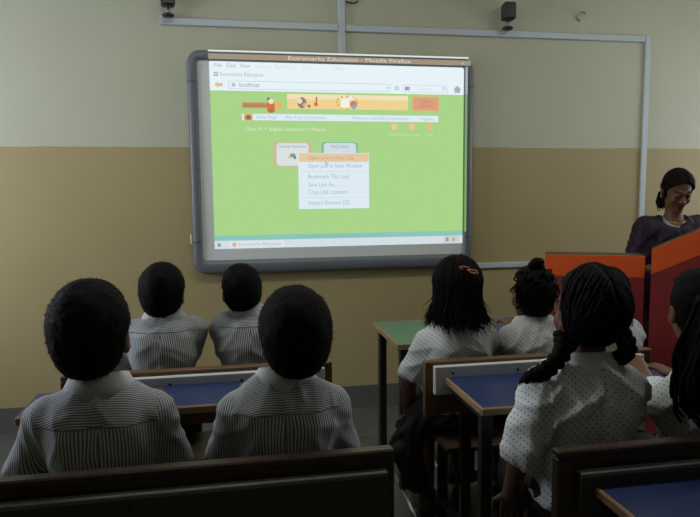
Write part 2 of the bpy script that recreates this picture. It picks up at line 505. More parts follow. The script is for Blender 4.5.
    # clothes
    if kind in ('boy', 'girl'):
        S = SDF(lo, hi, h)
        torso(S, b, .012, .05)
        p = b['pel']
        S.ell(p + [0, .0, .06], (.150 * b['sw'] / .145, .118, .12), None, .05)
        if 'tail' in b: S.cap(p + [b['tail'] * .08, -.01, .05], p + [b['tail'] * .09, -.02, -.04], .07, .06, .05)
        for s in 'LR':
            sh, el = b['sh' + s], b['el' + s]; e2 = sh + (el - sh) * b.get('sleeve', .86)
            S.cap(sh + [0, 0, -.012], e2, .053, .051 if kind == 'boy' else b.get('slr', .054), .03)
        Pz = p[2] - .03
        S.cut(lambda X, Y, Z: Pz - Z + 0 * X + 0 * Y)
        for s in 'LR':     # sleeve hems cut square and hollow
            sh, el = b['sh' + s], b['el' + s]; a = (el - sh) / np.linalg.norm(el - sh)
            e2 = sh + (el - sh) * b.get('sleeve', .86)
            S.cap(e2 + a * .045, e2 + a * .09, .048, .055, .002, True)
        # neck opening
        S.ell(b['c7'] + [0, .045, .03], (.052, .055, .045), None, .01, True)
        P, F = S.mesh(); N = normals(P, F)
        P = folds(P, N, seed, b.get('fold', .0075)); P = relax(P, F, 2, .4)
        yz = b['c7'][2] - b.get('yoke', .085)
        yk = P[:, 2] - yz + .06 * np.maximum(np.abs(P[:, 0] - b['c7'][0]) - .10, 0)
        yk = np.where(P[:, 1] - b['c7'][1] > .05, -1, yk)
        tors = np.abs(P[:, 0] - b['c7'][0]) < b['sw'] + .028
        yk = np.where(tors, yk, -1)
        sho = np_mesh('shirt', P, F, M['stripe'] if kind == 'boy' else M['dots'], root, dict(yoke=yk))
        # collar: a band that stands round the neck and folds down
        c = b['c7'] + [0, .030, -.004]; mb = MB(); nr = 40
        cr = b.get('cr', 1. if kind == 'boy' else 1.08)
        prof = [(.052, -.02), (.054, .030), (.058, .040), (.064, .039), (.078, .012), (.092, -.022), (.087, -.024), (.073, .004), (.062, .022), (.058, -.02)]
        vs = []; fs = []; n = len(prof)
        for i in range(nr):
            w = -PI / 2 + (i / (nr - 1) - .5) * 2 * PI * .88
            drop = .028 * (1 + math.sin(w)) / 2
            for (r, z) in prof:
                ex = 1 + .30 * max(0, (r - .058) / .02) * max(0, math.sin(w + PI) ) * 0
                vs.append(c + np.array((math.cos(w) * r * 1.12 * cr, math.sin(w) * r * cr * 1.0, z - drop)))
        for i in range(nr - 1):
            for k in range(n): fs.append((i * n + k, i * n + (k + 1) % n, (i + 1) * n + (k + 1) % n, (i + 1) * n + k))
        fs += [tuple(range(n)), tuple((nr - 1) * n + k for k in range(n))[::-1]]
        mb.add(vs, fs); mb.build('collar', M['collar_s' if kind == 'boy' else 'collar_g'], sho, True)
        S = SDF(lo, hi, .009)
        p = b['pel']
        S.ell(p + [0, .0, -.01], (.148 * b['sw'] / .145, .118, .10), None, .04)
        for sd, s in ((-1, 'L'), (1, 'R')):
            hip = p + [sd * .075, .02, -.02]; kn = b['kn' + s]; ft = b['ft' + s]
            if kind == 'boy':
                S.cap(hip, kn, .082, .064, .03); S.cap(kn, ft + [0, 0, .05], .062, .05, .02)
            else:
                S.cap(hip, kn + [0, .02, 0], .084, .072, .05); S.cap(kn + [0, .02, 0], kn + [0, .02, -.16], .078, .075, .06)
        if kind == 'girl' and 'drape' in b:
            for (a, c2, ra, rb) in b['drape']:
                S.cap(a, c2, ra, rb, .04)
        P, F = S.mesh(); N = normals(P, F)
        if kind == 'girl':
            P = P + N * (.008 * np.sin((P[:, 0] + P[:, 1] * .8) * 190) * np.clip((b['kn' + s][2] + .05 - P[:, 2]) / .1, .2, 1))[:, None]
        np_mesh('trousers' if kind == 'boy' else 'skirt', P, F, M['shorts' if kind == 'boy' else 'skirt'], root)
        for s in 'LR':
            S = SDF(b['ft' + s] - [.08, .12, .08], b['ft' + s] + [.08, .24, .12], .007)
            S.cap(b['ft' + s] + [0, -.025, -.018], b['ft' + s] + [0, .13, -.022], .040, .035, .02)
            S.cap(b['ft' + s], b['ft' + s] + [0, 0, .04], .042, .042, .02)
            z0 = b['ft' + s][2] - .055
            S.cut(lambda X, Y, Z: z0 - Z + 0 * X + 0 * Y)
            P, F = S.mesh(); np_mesh('shoe', P, F, M['shoe'], root)
    hairfn(root, hp, HR, hs, hc, seed, b)
    return root, hp

M['collar_g'] = pm('plain_white_cotton', (.66, .69, .69), .85, .06, 40)
M['collar_s'] = pm('white_collar_cotton', (.50, .53, .54), .85, .1, 40)

def tufts(mb, P, N, n, rng, L=.012, down=None, w=.0025):
    ids = rng.choice(len(P), n)
    for i in ids:
        p = Vector(P[i]); nn = Vector(N[i]); d = (nn * .6 + Vector(rng.normal(0, .45, 3)) + (Vector(down) if down is not None else Vector((0, 0, 0)))).normalized()
        t = d.cross(Vector((0, 0, 1)) if abs(d.z) < .9 else Vector((1, 0, 0))).normalized() * w
        u = d.cross(t).normalized() * w
        q = p - nn * .003
        mb.add([q + t, q - t * .5 + u * .87, q - t * .5 - u * .87, q + d * L * rng.uniform(.6, 1.3)], [(0, 1, 3), (1, 2, 3), (2, 0, 3), (0, 2, 1)])

def hair_cap(hp, HR, hs, hc, seed, th=.018, nape=-.078, fore=.052, low=0., boyish=True, h=.006):
    S = SDF(hc - .2, hc + .2, h)
    S.ell(hp(0, -.010, .024), (np.array((.074, .092, .088)) + th / hs) * hs, HR, .02)
    S.ell(hp(0, -.035, -.030), (np.array((.060, .056, .062)) + th * .75 / hs) * hs, HR, .03)
    X, Y, Z = S._grid((slice(None),) * 3)
    q = [((X - hc[0]) * HR[0, i] + (Y - hc[1]) * HR[1, i] + (Z - hc[2]) * HR[2, i]) / hs for i in range(3)]
    face = np.minimum(q[1] - (.050 - .5 * np.abs(q[0])) , .078 - q[2])      # in front of the hairline
    side = np.minimum(q[1] - .012, .012 - q[2])
    cutv = np.maximum(np.maximum(face, side), nape - q[2] + .25 * np.maximum(q[1], -.2) + .0) if boyish else np.maximum(np.maximum(face, np.minimum(q[1] - .03, .0 - q[2])), nape - q[2])
    S.d = np.maximum(S.d, cutv.astype(np.float32) * hs)
    if boyish:
        for sd in (-1, 1): S.ell(hp(sd * .092, .004, -.026), np.array((.034, .028, .040)) * hs, HR, .008, True)
    P, F = S.mesh(); N = normals(P, F)
    P = P + N * (.004 * (vnoise(P * 40, seed) - .5) + .003 * (vnoise(P * 120, seed + 1) - .5))[:, None]
    return P, F, N

def quads_to_mb(mb, P, F):
    mb.add([tuple(p) for p in P], [tuple(int(i) for i in f) for f in F])

def boy_hair(root, hp, HR, hs, hc, seed, b):
    rng = np.random.default_rng(seed)
    P, F, N = hair_cap(hp, HR, hs, hc, seed, b.get('hth', .019), b.get('nape', -.082))
    mb = MB(); quads_to_mb(mb, P, F); tufts(mb, P, N, 2600, rng, .009, None, .0014)
    mb.build('hair', M['hair'], root, True)

def strands_down(mb, hp, hs, rng, n, zend, phis=(-2.0, 2.0), rad=.0045, wav=.006, curl=.02, spread=1.08, part=0.0, zvar=.02, top=.06):
    """locks that start at the parting, follow the skull and hang"""
    for i in range(n):
        ph = rng.uniform(*phis)                     # 0 = straight back
        sp = rng.uniform(.97, spread); ze = zend + rng.normal(0, zvar)
        pts = []; ph0 = rng.uniform(0, 6); m = 15
        thm = 1.50
        ex, ey, ez = (.092 * sp, .108 * sp, .104 * sp)
        zc = .022 + ez * math.cos(thm)
        for j in range(m):
            t = j / (m - 1)
            if t < .5:
                th = .15 + (thm - .15) * t / .5
                p = (ex * math.sin(th) * math.sin(ph), -.008 - ey * math.sin(th) * math.cos(ph), .022 + ez * math.cos(th))
            else:
                u = (t - .5) / .5
                g = 1 - .06 * math.sin(u * PI) + .16 * u ** 3
                p = (ex * math.sin(ph) * g, -.008 - ey * math.cos(ph) * g, zc + (ze - zc) * u)
                w = wav * u; ck = curl * max(0, u - .6) / .4
                p = (p[0] + w * math.sin(u * 9 + ph0) + ck * math.cos(ph0 + u * 5), p[1] + w * math.cos(u * 8 + ph0) + ck * math.sin(ph0 + u * 5), p[2])
            pts.append(hp(*p))
        r = [rad * hs * rng.uniform(.8, 1.2) * (1 if j < m - 4 else (m - j) / 5) for j in range(m)]
        mb.tube(pts, r, 5)

def braid(mb, pts, r0, r1, turns):
    """three interwoven strands along a path"""
    pts = [Vector(p) for p in pts]; n = 64
    def at(t):
        f = t * (len(pts) - 1); i = min(int(f), len(pts) - 2); u = f - i
        p0 = pts[max(i - 1, 0)]; p1 = pts[i]; p2 = pts[i + 1]; p3 = pts[min(i + 2, len(pts) - 1)]
        return .5 * ((2 * p1) + (p2 - p0) * u + (2 * p0 - 5 * p1 + 4 * p2 - p3) * u * u + (3 * p1 - p0 - 3 * p2 + p3) * u ** 3)
    for k in range(3):
        q = []; rr = []
        for i in range(n + 1):
            t = i / n; p = at(t); d = (at(min(t + .01, 1)) - at(max(t - .01, 0))).normalized()
            a = d.cross(Vector((0, 1, 0))).normalized(); c = a.cross(d)
            R = r0 + (r1 - r0) * t; w = 2 * PI * (turns * t + k / 3)
            q.append(p + a * math.sin(w) * R * .75 + c * math.sin(2 * w) * R * .38); rr.append(R * .58)
        mb.tube(q, rr, 8)

def bob_hair(root, hp, HR, hs, hc, seed, b):
    rng = np.random.default_rng(seed)
    P, F, N = hair_cap(hp, HR, hs, hc, seed, .016, -.10, boyish=False)
    mb = MB(); quads_to_mb(mb, P, F)
    strands_down(mb, hp, hs, rng, 700, b.get('hend', -.165), (-2.1, 2.1), .0034, .010, .034, 1.17, zvar=.022)
    hr = mb.build('hair', M['hair'], root, True)
    for (x, z, a) in ((-.008, .098, .18), (.026, .084, .22)):      # two copper slides across the crown
        m2 = MB(); y = -.108 - (.094 - z) * .9
        L = .021
        ring = [(x + L * math.cos(w) * math.cos(a) - .007 * math.sin(w) * math.sin(a), y - .006 * math.sin(w) * 1 - .010, z + L * math.cos(w) * -math.sin(a) + .007 * math.sin(w)) for w in np.linspace(0, 2 * PI, 20)]
        m2.tube([hp(*p) for p in ring], .0026, 6)
        tag(m2.build('hair_slide', M['clip'], hr, True), 'copper-coloured hair slide')

def bun_hair(root, hp, HR, hs, hc, seed, b):
    rng = np.random.default_rng(seed)
    P, F, N = hair_cap(hp, HR, hs, hc, seed, .020, -.115, boyish=False)
    mb = MB(); quads_to_mb(mb, P, F)
    for i in range(95):          # short curls round the back of the head
        ph = rng.uniform(-1.9, 1.9); th = rng.uniform(.7, 2.35); c = np.array((.094 * math.sin(th) * math.sin(ph), -.01 - .112 * math.sin(th) * math.cos(ph), .022 + .112 * math.cos(th)))
        a = rng.uniform(0, 6); r = rng.uniform(.007, .013)
        pts = [hp(*(c + np.array((r * math.cos(a + w), r * .7 * math.sin(a * 2 + w * .6), r * math.sin(a + w))))) for w in np.linspace(0, 5, 10)]
        mb.tube(pts, .0042 * hs, 5)
    hr = mb.build('hair', M['hair'], root, True)
    m2 = MB(); bc = np.array(b.get('bun', (-.012, -.045, .142)))
    for k in range(4):
        w = k * PI / 2 + .5
        m2.ball(hp(*(bc + np.array((.024 * math.cos(w), .008 * math.sin(w * 2), .012 * math.sin(w))))), .021 * hs, 10)
    for i in range(26):
        a = rng.uniform(0, 6); r = .033; tilt = rng.uniform(-1, 1)
        pts = [hp(*(bc + np.array((r * math.cos(a + w), r * .8 * math.sin(tilt) * math.sin(a + w), r * .75 * math.cos(tilt) * math.sin(a + w))))) for w in np.linspace(0, 4, 10)]
        m2.tube(pts, .0045 * hs, 5)
    m2.build('hair_bun', M['hair'], hr, True)

def braid_hair(root, hp, HR, hs, hc, seed, b):
    rng = np.random.default_rng(seed)
    P, F, N = hair_cap(hp, HR, hs, hc, seed, .014, -.088, boyish=False)
    mb = MB(); quads_to_mb(mb, P, F)
    for sd in (-1, 1):            # combed from the centre parting round to each braid
        for i in range(90):
            t0 = rng.uniform(0, 1); pts = []
            a0 = .25 + 1.9 * t0                    # along the parting, front to nape
            st = np.array((sd * .004, .03 - .125 * math.sin(min(a0, 1.57)) * (1 if a0 < 9 else 1), .022 + .108 * math.cos(a0)))
            en = np.array((sd * rng.uniform(.070, .096), -.035 + rng.normal(0, .012), -.085 + rng.normal(0, .012)))
            for j in range(10):
                u = j / 9; p = st * (1 - u) + en * u
                c = np.array((0, -.008, .018)); d = p - c
                e = np.array((.104, .114, .110)) * rng.uniform(1.0, 1.04)
                d = d / np.linalg.norm(d / e)
                w = min(1, max(0, (u - .75) / .25))
                pts.append(hp(*((c + d) * (1 - w * .6) + en * w * .6)))
            mb.tube(pts, .0050 * hs, 5)
    hr = mb.build('hair', M['hair'], root, True)
    for key in ('brL', 'brR'):
        m2 = MB(); path = b[key].reshape(-1, 3); braid(m2, path, .024, .015, 4.5)
        m2.ball(path[-1], .014, 8); m2.build('braid', M['hair'], hr, True)

def pony_hair(root, hp, HR, hs, hc, seed, b):
    rng = np.random.default_rng(seed)
    P, F, N = hair_cap(hp, HR, hs, hc, seed, .012, -.09, boyish=False)
    mb = MB(); quads_to_mb(mb, P, F)
    hr = mb.build('hair', M['hair'], root, True)
    m2 = MB(); path = [Vector(p) for p in b['pony'].reshape(-1, 3)]; R = b.get('ponyr', .04)
    for i in range(480):
        o = Vector(rng.normal(0, .40, 3)); ph = rng.uniform(0, 6); k = len(path); pts = []; rr = []; n = 14
        for j in range(n):
            t = j / (n - 1) * (k - 1); a = min(int(t), k - 2); u = t - a; p = path[a].lerp(path[a + 1], u)
            e = R * (.75 + .25 * math.sin(min(1, (j / (n - 1)) * 1.4 + .1) * PI * .62))
            pts.append(p + o * e + Vector((math.sin(ph + j * .8), math.cos(ph + j * .7), 0)) * .004); rr.append(.0060 * (1 if j < n - 3 else .6))
        m2.tube(pts, rr, 5)
    m2.build('ponytail', M['hair'], hr, True)

def plain_long(root, hp, HR, hs, hc, seed, b):
    rng = np.random.default_rng(seed)
    P, F, N = hair_cap(hp, HR, hs, hc, seed, .014, -.10, boyish=False)
    mb = MB(); quads_to_mb(mb, P, F)
    strands_down(mb, hp, hs, rng, 160, -.14, (-1.7, 1.7), .005, .004, .008, 1.05)
    mb.build('hair', M['hair'], root, True)

# ------------------------------------------------------------------ the room
WY = 4.148; X0, X1, YB, CZ = -2.6, 4.4, -3.2, 3.25
def struct(name, mb, mat, label=None):
    o = mb.build(name, mat); o['kind'] = 'structure'
    if label: o['label'] = label
    return o
struct('floor', MB().box((X0, YB, -.1), (X1, WY, 0)), M['floor'])
struct('ceiling', MB().box((X0, YB, CZ), (X1, WY, CZ + .1)), M['ceil'])
struct('wall_front', MB().box((X0 - .1, WY, -.1), (X1 + .1, WY + .1, CZ + .1)), M['wall'])
def side_wall(name, x0, x1, ys):
    z0, z1 = 1.0, 2.5
    m = MB().box((x0, YB, -.1), (x1, WY, z0)).box((x0, YB, z1), (x1, WY, CZ + .1)); y = YB
    for a, b_ in ys + [(WY, WY)]:
        if a > y: m.box((x0, y, z0), (x1, a, z1))
        y = b_
    struct(name, m, M['wall'])
side_wall('wall_left', X0 - .1, X0, [(2.3, 3.7)])
side_wall('wall_right', X1, X1 + .1, [(2.5, 3.9)])
def added_window(name, x0, x1, a, b_, strength):  # out-of-view windows added as light sources, panes glow into the room
    z0, z1 = 1.0, 2.5; xm = (x0 + x1) / 2
    o = struct(name, MB().box((xm - .004, a, z0), (xm + .004, b_, z1)), glow('added_glowing_pane', (235, 242, 255), strength))
    f = MB()
    for k in range(4):
        y = a + (b_ - a - .04) * k / 3; f.box((xm - .03, y, z0), (xm + .03, y + .04, z1), .004)
    for z in (z0, (z0 + z1) / 2, z1 - .04): f.box((xm - .028, a, z), (xm + .028, b_, z + .04), .004)
    f.build('added_window_frame', M['darkwood'], o)
added_window('added_window_1', X0 - .1, X0, 2.3, 3.7, 10)
added_window('added_window_2', X1, X1 + .1, 2.5, 3.9, 5)
struct('wall_back', MB().box((X0 - .1, YB - .1, -.1), (X1 + .1, YB, CZ + .1)), M['wall'])
struct('baseboard_front', MB().box((X0, WY - .006, 0), (X1, WY, .152)), M['base'])

# trunking on the front wall
def trunk(lo, hi, label):
    tag(MB().box(lo, hi, .003).build('cable_trunking', M['conduit']), label, 'cable trunking', 'cable trunking on the front wall')
TY = WY - .018
trunk((-.372, TY, 2.442), (.704, WY - .0005, 2.482), 'short level grey-white cable trunking starting under the left black speaker')
trunk((.706, WY - .022, 2.302), (.748, WY - .0005, CZ), 'short upright grey-white cable trunking rising from the whiteboard top out of the picture')
trunk((.750, TY, 2.440), (2.838, WY - .0005, 2.480), 'long level grey-white cable trunking under the right black speaker')
trunk((2.840, TY, .60), (2.880, WY - .0005, 2.480), 'tall upright grey-white cable trunking behind the woman in purple')
trunk((1.60, TY, .915), (2.838, WY - .0005, .951), 'low level grey-white cable trunking beside the lower right whiteboard corner')

# small black speakers on swivel feet
def speaker(x, z, label, rz, w=.080, hgt=.108):
    r = empty('wall_speaker', (x, WY - .07, z), label, 'speaker', 'small black wall speakers', rz)
    b = MB().box((-w / 2, -.04, .045), (w / 2, .04, .045 + hgt), .010).build('cabinet', M['black'], r)
    MB().box((-w / 2 + .008, -.043, .053), (w / 2 - .008, -.0402, .037 + hgt), .001).build('grille', M['shoe'], b)
    m = MB(); m.tube([(0, .01, .046), (0, .014, .02), (0, .012, .006)], [.009, .011, .009], 10); m.build('swivel_neck', M['grey_metal'], r, True)
    m = MB(); m.tube([(0, .012, -.012), (0, .012, .0), (0, .012, .008)], [.030, .036, .026], 20); m.build('foot', M['black'], r, True)
    m = MB(); m.box((-.012, .02, -.003), (.012, .068, .006), .002); m.build('wall_bracket', M['grey_metal'], r)
speaker(-.318, 2.487, 'black wall speaker at the left end of the upper cable trunking', .12)
speaker(1.812, 2.487, 'black wall speaker above the right part of the upper cable trunking', -.1)
m = MB(); m.tube([(2.36 + .034 * math.cos(w), WY - .012 - .004 * math.sin(w), 2.592 + .03 * math.sin(w)) for w in np.linspace(.6, 4.4, 16)], .0045, 6)
tag(m.build('wall_hook', M['grey_metal'], None, True), 'bare curved metal hook high on the front wall near the top right', 'hook')
m = MB(); m.tube([(.752, WY - .012, 2.622), (.80, WY - .014, 2.612), (.828, WY - .014, 2.622), (.832, WY - .012, 2.64), (.80, WY - .012, 2.655), (.752, WY - .012, 2.65)], .004, 6)
tag(m.build('loose_cable', M['black'], None, True), 'loop of loose black cable beside the upright trunking above the whiteboard', 'cable')

# ------------------------------------------------------------------ whiteboard with the projected page
BO = (.68, 4.11, .955)
wb = empty('interactive_whiteboard', BO, 'large grey-framed interactive whiteboard showing a bright green web page on the front wall', 'whiteboard')
def rrect(x0, x1, z0, z1, r, n=7):
    out = []
    for cx, cz, a in ((x1 - r, z1 - r, 0), (x0 + r, z1 - r, PI / 2), (x0 + r, z0 + r, PI), (x1 - r, z0 + r, 1.5 * PI)):
        for i in range(n): out.append((cx + r * math.cos(a + PI / 2 * i / (n - 1)), cz + r * math.sin(a + PI / 2 * i / (n - 1))))
    return out
FX0, FX1, FZ0, FZ1 = -.222, 1.582, .938, 2.292
m = MB(BO); prof = [(0, 4.146, .075), (0, 4.100, .075), (.008, 4.088, .07), (.040, 4.086, .045), (.050, 4.092, .03), (.058, 4.107, .02), (.058, 4.112, .02)]
rings = [[(x, y, z) for x, z in rrect(FX0 + o, FX1 - o, FZ0 + o * 1.45, FZ1 - o, r)] for o, y, r in prof]
n = len(rings[0]); vs = [p for r in rings for p in r]
m.add(vs, [(i * n + k, i * n + (k + 1) % n, (i + 1) * n + (k + 1) % n, (i + 1) * n + k) for i in range(len(rings) - 1) for k in range(n)])
frm = m.build('frame', M['frame'], wb, True)
MB(BO).box((FX0 + .03, 4.108, FZ0 + .03), (FX1 - .03, 4.147, FZ1 - .03)).build('panel', M['panel'], wb)
for (x0, x1, z) in ((FX0 - .001, FX0 + .05, 2.105), (FX1 - .05, FX1 + .001, 2.105), (FX0 - .001, FX0 + .05, 1.135), (FX1 - .05, FX1 + .001, 1.13)):
    MB(BO).box((x0, 4.0852, z), (x1, 4.1, z + .004)).build('corner_joint', M['black'], frm)
MB(BO).box((FX0 - .016, 4.10, 1.125), (FX0 + .001, 4.135, 1.185), .006).build('side_clip', M['conduit'], frm)
m = MB(BO); m.tube([(-.137, 4.1085, 2.198), (-.137, 4.105, 2.198)], .007, 10); m.build('white_dot', M['white'], wb)  # tiny white dot near the panel's upper left corner

GL = {}
def gm(c, s=1.0):
    if (c, s) not in GL: GL[c, s] = glow('projected_light_%d_%d_%d' % c, c, s)
    return GL[c, s]
LY = 4.1075
def rect(name, x0, x1, z0, z1, c, par, lvl, y=None):
    yy = (LY if y is None else y) - lvl * .0006
    return MB(BO).add([(x0, yy, z0), (x1, yy, z0), (x1, yy, z1), (x0, yy, z1)], [(0, 1, 2, 3)]).build(name, gm(c), par)
def text(name, lines, c, par, lvl, y=None):
    """lines: (string, x, z_centre, height, width)"""
    yy = (LY if y is None else y) - lvl * .0006
    for s, x, z, hgt, wd in lines:
        mb = MB(BO)
        cu = bpy.data.curves.new('t', 'FONT'); cu.body = s; cu.resolution_u = 3
        o = bpy.data.objects.new('t', cu); COL.objects.link(o)
        dg = bpy.context.evaluated_depsgraph_get(); dg.update()
        me = bpy.data.meshes.new_from_object(o.evaluated_get(dg))
        co = [v.co.copy() for v in me.vertices]; xs = [v.x for v in co]
        sx = wd / max(max(xs) - min(xs), 1e-6); sz = hgt / .72; xm = min(xs)
        mb.add([(x + (v.x - xm) * sx, yy, z - hgt * .42 + v.y * sz) for v in co], [tuple(p.vertices) for p in me.polygons])
        bpy.data.objects.remove(o); bpy.data.curves.remove(cu); bpy.data.meshes.remove(me)
        mb.build(name, gm(c), par)
def disc(name, x, z, r, c, par, lvl, n=16, sx=1.0):
    yy = LY - lvl * .0006
    return MB(BO).add([(x + r * sx * math.cos(2 * PI * i / n), yy, z + r * math.sin(2 * PI * i / n)) for i in range(n)], [tuple(range(n))]).build(name, gm(c), par)

IX0, IX1 = -.092, 1.523
pg = rect('projected_page', IX0, IX1, 1.175, 2.058, (169, 212, 138), wb, 0)
W_ = (231, 243, 248); WT = (228, 236, 240)
rect('browser_toolbar', IX0, IX1, 2.058, 2.231, W_, pg, 1)
rect('status_strip', IX0, IX1, 1.143, 1.175, (140, 197, 186), pg, 1)
rect('task_bar', IX0, IX1, 1.092, 1.143, (212, 222, 229), pg, 1)
# spill of the picture on the frame
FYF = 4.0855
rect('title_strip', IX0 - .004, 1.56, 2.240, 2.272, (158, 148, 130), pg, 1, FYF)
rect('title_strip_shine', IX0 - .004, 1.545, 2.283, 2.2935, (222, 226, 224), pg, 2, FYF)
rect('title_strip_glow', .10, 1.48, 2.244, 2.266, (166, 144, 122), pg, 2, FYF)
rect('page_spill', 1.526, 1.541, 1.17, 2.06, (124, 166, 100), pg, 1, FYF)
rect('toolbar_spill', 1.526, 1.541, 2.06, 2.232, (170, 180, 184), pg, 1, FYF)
text('title_text', [('Extramarks Education - Mozilla Firefox', .385, 2.256, .024, .775), ('_', 1.40, 2.254, .02, .016), ('x', 1.50, 2.256, .018, .014)], (226, 220, 208), pg, 3, FYF)
tx = (158, 176, 182)
text('menu_text', [('File', -.063, 2.207, .024, .046), ('Edit', .012, 2.207, .024, .056), ('View', .090, 2.207, .024, .064), ], (158, 180, 180), pg, 2)
text('menu_text', [('History', .185, 2.206, .024, .09), ('Bookmarks', .305, 2.206, .024, .13), ('Tools', .468, 2.206, .024, .07), ('Help', .67, 2.207, .024, .06)], (214, 226, 231), pg, 2)
text('tab_text', [('Extramarks Education', -.030, 2.155, .024, .26)], (168, 184, 186), pg, 2)
rect('tab_icon', -.066, -.042, 2.143, 2.167, (150, 165, 166), pg, 2); rect('tab_icon_face', -.061, -.047, 2.148, 2.162, (222, 222, 215), pg, 3)
MB(BO).add([(-.066, LY - .0013, 2.093), (-.044, LY - .0013, 2.112), (-.044, LY - .0013, 2.103), (-.016, LY - .0013, 2.103), (-.016, LY - .0013, 2.083), (-.044, LY - .0013, 2.083), (-.044, LY - .0013, 2.074)], [(0, 1, 2, 5, 6), (2, 3, 4, 5)]).build('back_arrow', gm((233, 190, 142)), pg)
def outline(name, x0, x1, z0, z1, c, lvl, t=.0035):
    mb = MB(BO); yy = LY - lvl * .0006
    for (a, b_, d, e) in ((x0, x1, z0, z0 + t), (x0, x1, z1 - t, z1), (x0, x0 + t, z0, z1), (x1 - t, x1, z0, z1)):
        mb.add([(a, yy, d), (b_, yy, d), (b_, yy, e), (a, yy, e)], [(0, 1, 2, 3)])
    return mb.build(name, gm(c), pg)
outline('address_box', .018, 1.035, 2.068, 2.118, (196, 212, 220), 2)
text('address_text', [('localhost', .082, 2.094, .026, .125)], (140, 162, 170), pg, 2)
disc('address_icon', .050, 2.093, .012, (178, 198, 208), pg, 2)
outline('search_box', 1.115, 1.415, 2.068, 2.116, (200, 214, 222), 2)
disc('reload_icon', 1.075, 2.092, .014, (170, 186, 190), pg, 2); disc('reload_icon_hole', 1.075, 2.092, .008, W_, pg, 3)
MB(BO).add([(1.006, LY - .0013, 2.097), (1.024, LY - .0013, 2.097), (1.015, LY - .0013, 2.084)], [(0, 1, 2)]).build('drop_arrow', gm((178, 210, 160)), pg)
rect('search_icon', 1.128, 1.146, 2.08, 2.104, (140, 160, 186), pg, 3); rect('search_icon', 1.146, 1.162, 2.08, 2.104, (196, 176, 170), pg, 3)
text('search_text', [('Google', 1.215, 2.092, .022, .09)], (208, 220, 226), pg, 2)
disc('lens_icon', 1.388, 2.094, .011, (160, 176, 184), pg, 2); disc('lens_icon_hole', 1.388, 2.094, .0075, W_, pg, 3)
MB(BO).add([(1.452, LY - .0013, 2.092), (1.506, LY - .0013, 2.092), (1.479, LY - .0013, 2.116), (1.460, LY - .0013, 2.092), (1.498, LY - .0013, 2.092), (1.498, LY - .0013, 2.070), (1.460, LY - .0013, 2.070)], [(0, 1, 2), (3, 4, 5, 6)]).build('home_icon', gm((168, 178, 180)), pg)
# page header
rect('logo_plate', .098, .262, 1.957, 1.990, (200, 142, 100), pg, 1)
text('logo_text', [('Extramarks', .110, 1.972, .018, .135)], (166, 106, 80), pg, 2)
disc('logo_picture', .318, 1.974, .026, (232, 180, 104), pg, 1); disc('logo_picture', .272, 1.968, .032, (206, 120, 78), pg, 2, sx=.8)
disc('logo_picture', .274, 1.998, .016, (232, 228, 206), pg, 3); disc('logo_picture', .262, 2.010, .012, (110, 128, 84), pg, 2); disc('logo_picture', .274, 1.944, .016, (202, 108, 74), pg, 2, sx=1.5)
bn = (240, 210, 146)
rect('banner', .374, 1.149, 1.955, 2.045, bn, pg, 1); rect('banner_glare', .374, 1.149, 2.015, 2.045, (240, 226, 184), pg, 2)
disc('banner_picture', .466, 1.992, .034, (160, 128, 104), pg, 3, sx=.85); disc('banner_picture', .452, 2.002, .016, (228, 224, 214), pg, 4); disc('banner_picture', .484, 1.978, .013, (206, 190, 176), pg, 4)
rect('banner_picture', .552, .562, 1.985, 2.03, (196, 110, 74), pg, 3); disc('banner_picture', .553, 1.984, .013, (206, 128, 84), pg, 3); disc('banner_picture', .51, 1.972, .010, (190, 120, 84), pg, 3)
for i in range(12):
    w = i * PI / 6; disc('banner_sparkle', .752 + .068 * math.cos(w), 1.998 + .038 * math.sin(w), .007, (204, 176, 96), pg, 3, 8)
rect('banner_picture', .712, .765, 1.966, 2.022, (244, 242, 230), pg, 4); disc('banner_picture', .792, 1.988, .022, (196, 132, 104), pg, 4); disc('banner_picture', .795, 1.970, .014, (140, 176, 196), pg, 5); disc('banner_picture', .776, 2.024, .014, (232, 236, 236), pg, 5)
rect('banner_button', 1.176, 1.356, 1.952, 2.044, (224, 176, 122), pg, 1); rect('banner_button_face', 1.186, 1.347, 1.960, 2.036, (220, 160, 128), pg, 2)
text('banner_button_text', [('Digital', 1.235, 2.012, .014, .065), ('School', 1.226, 1.984, .016, .082)], (188, 124, 98), pg, 3)
rect('navigation_bar', .095, 1.352, 1.882, 1.922, (222, 236, 244), pg, 1)
rect('home_button', .107, .160, 1.882, 1.921, (226, 176, 104), pg, 2)
MB(BO).add([(.112, LY - .002, 1.897), (.156, LY - .002, 1.897), (.134, LY - .002, 1.918), (.120, LY - .002, 1.886), (.148, LY - .002, 1.886), (.148, LY - .002, 1.897), (.120, LY - .002, 1.897)], [(0, 1, 2), (3, 4, 5, 6)]).build('home_button_icon', gm((140, 114, 88)), pg)
text('navigation_text', [('Extra Edge', .185, 1.902, .021, .122), ('Plan Your Curriculum', .362, 1.902, .021, .246), ('Welcome: student@extramarks.com |', .785, 1.902, .019, .375), ('Logout', 1.237, 1.902, .021, .078)], (172, 187, 202), pg, 2)
text('page_path_text', [('Class-VI > English Literature > Poems', .114, 1.829, .023, .495)], (224, 238, 204), pg, 1)
for x, c in ((1.056, (226, 206, 176)), (1.176, (230, 196, 176)), (1.290, (228, 190, 128))):
    disc('round_icon', x, 1.850, .026, (212, 200, 122), pg, 1); disc('round_icon_face', x, 1.850, .016, c, pg, 2)
text('round_icon_text', [('Search', 1.020, 1.802, .016, .085), ('Lesson plan', 1.118, 1.802, .016, .11), ('Help', 1.262, 1.802, .016, .055)], (208, 232, 180), pg, 1)
def rr(name, x0, x1, z0, z1, r, c, lvl):
    yy = LY - lvl * .0006
    p = rrect(x0, x1, z0, z1, r, 4)
    return MB(BO).add([(x, yy, z) for x, z in p], [tuple(range(len(p)))]).build(name, gm(c), pg)
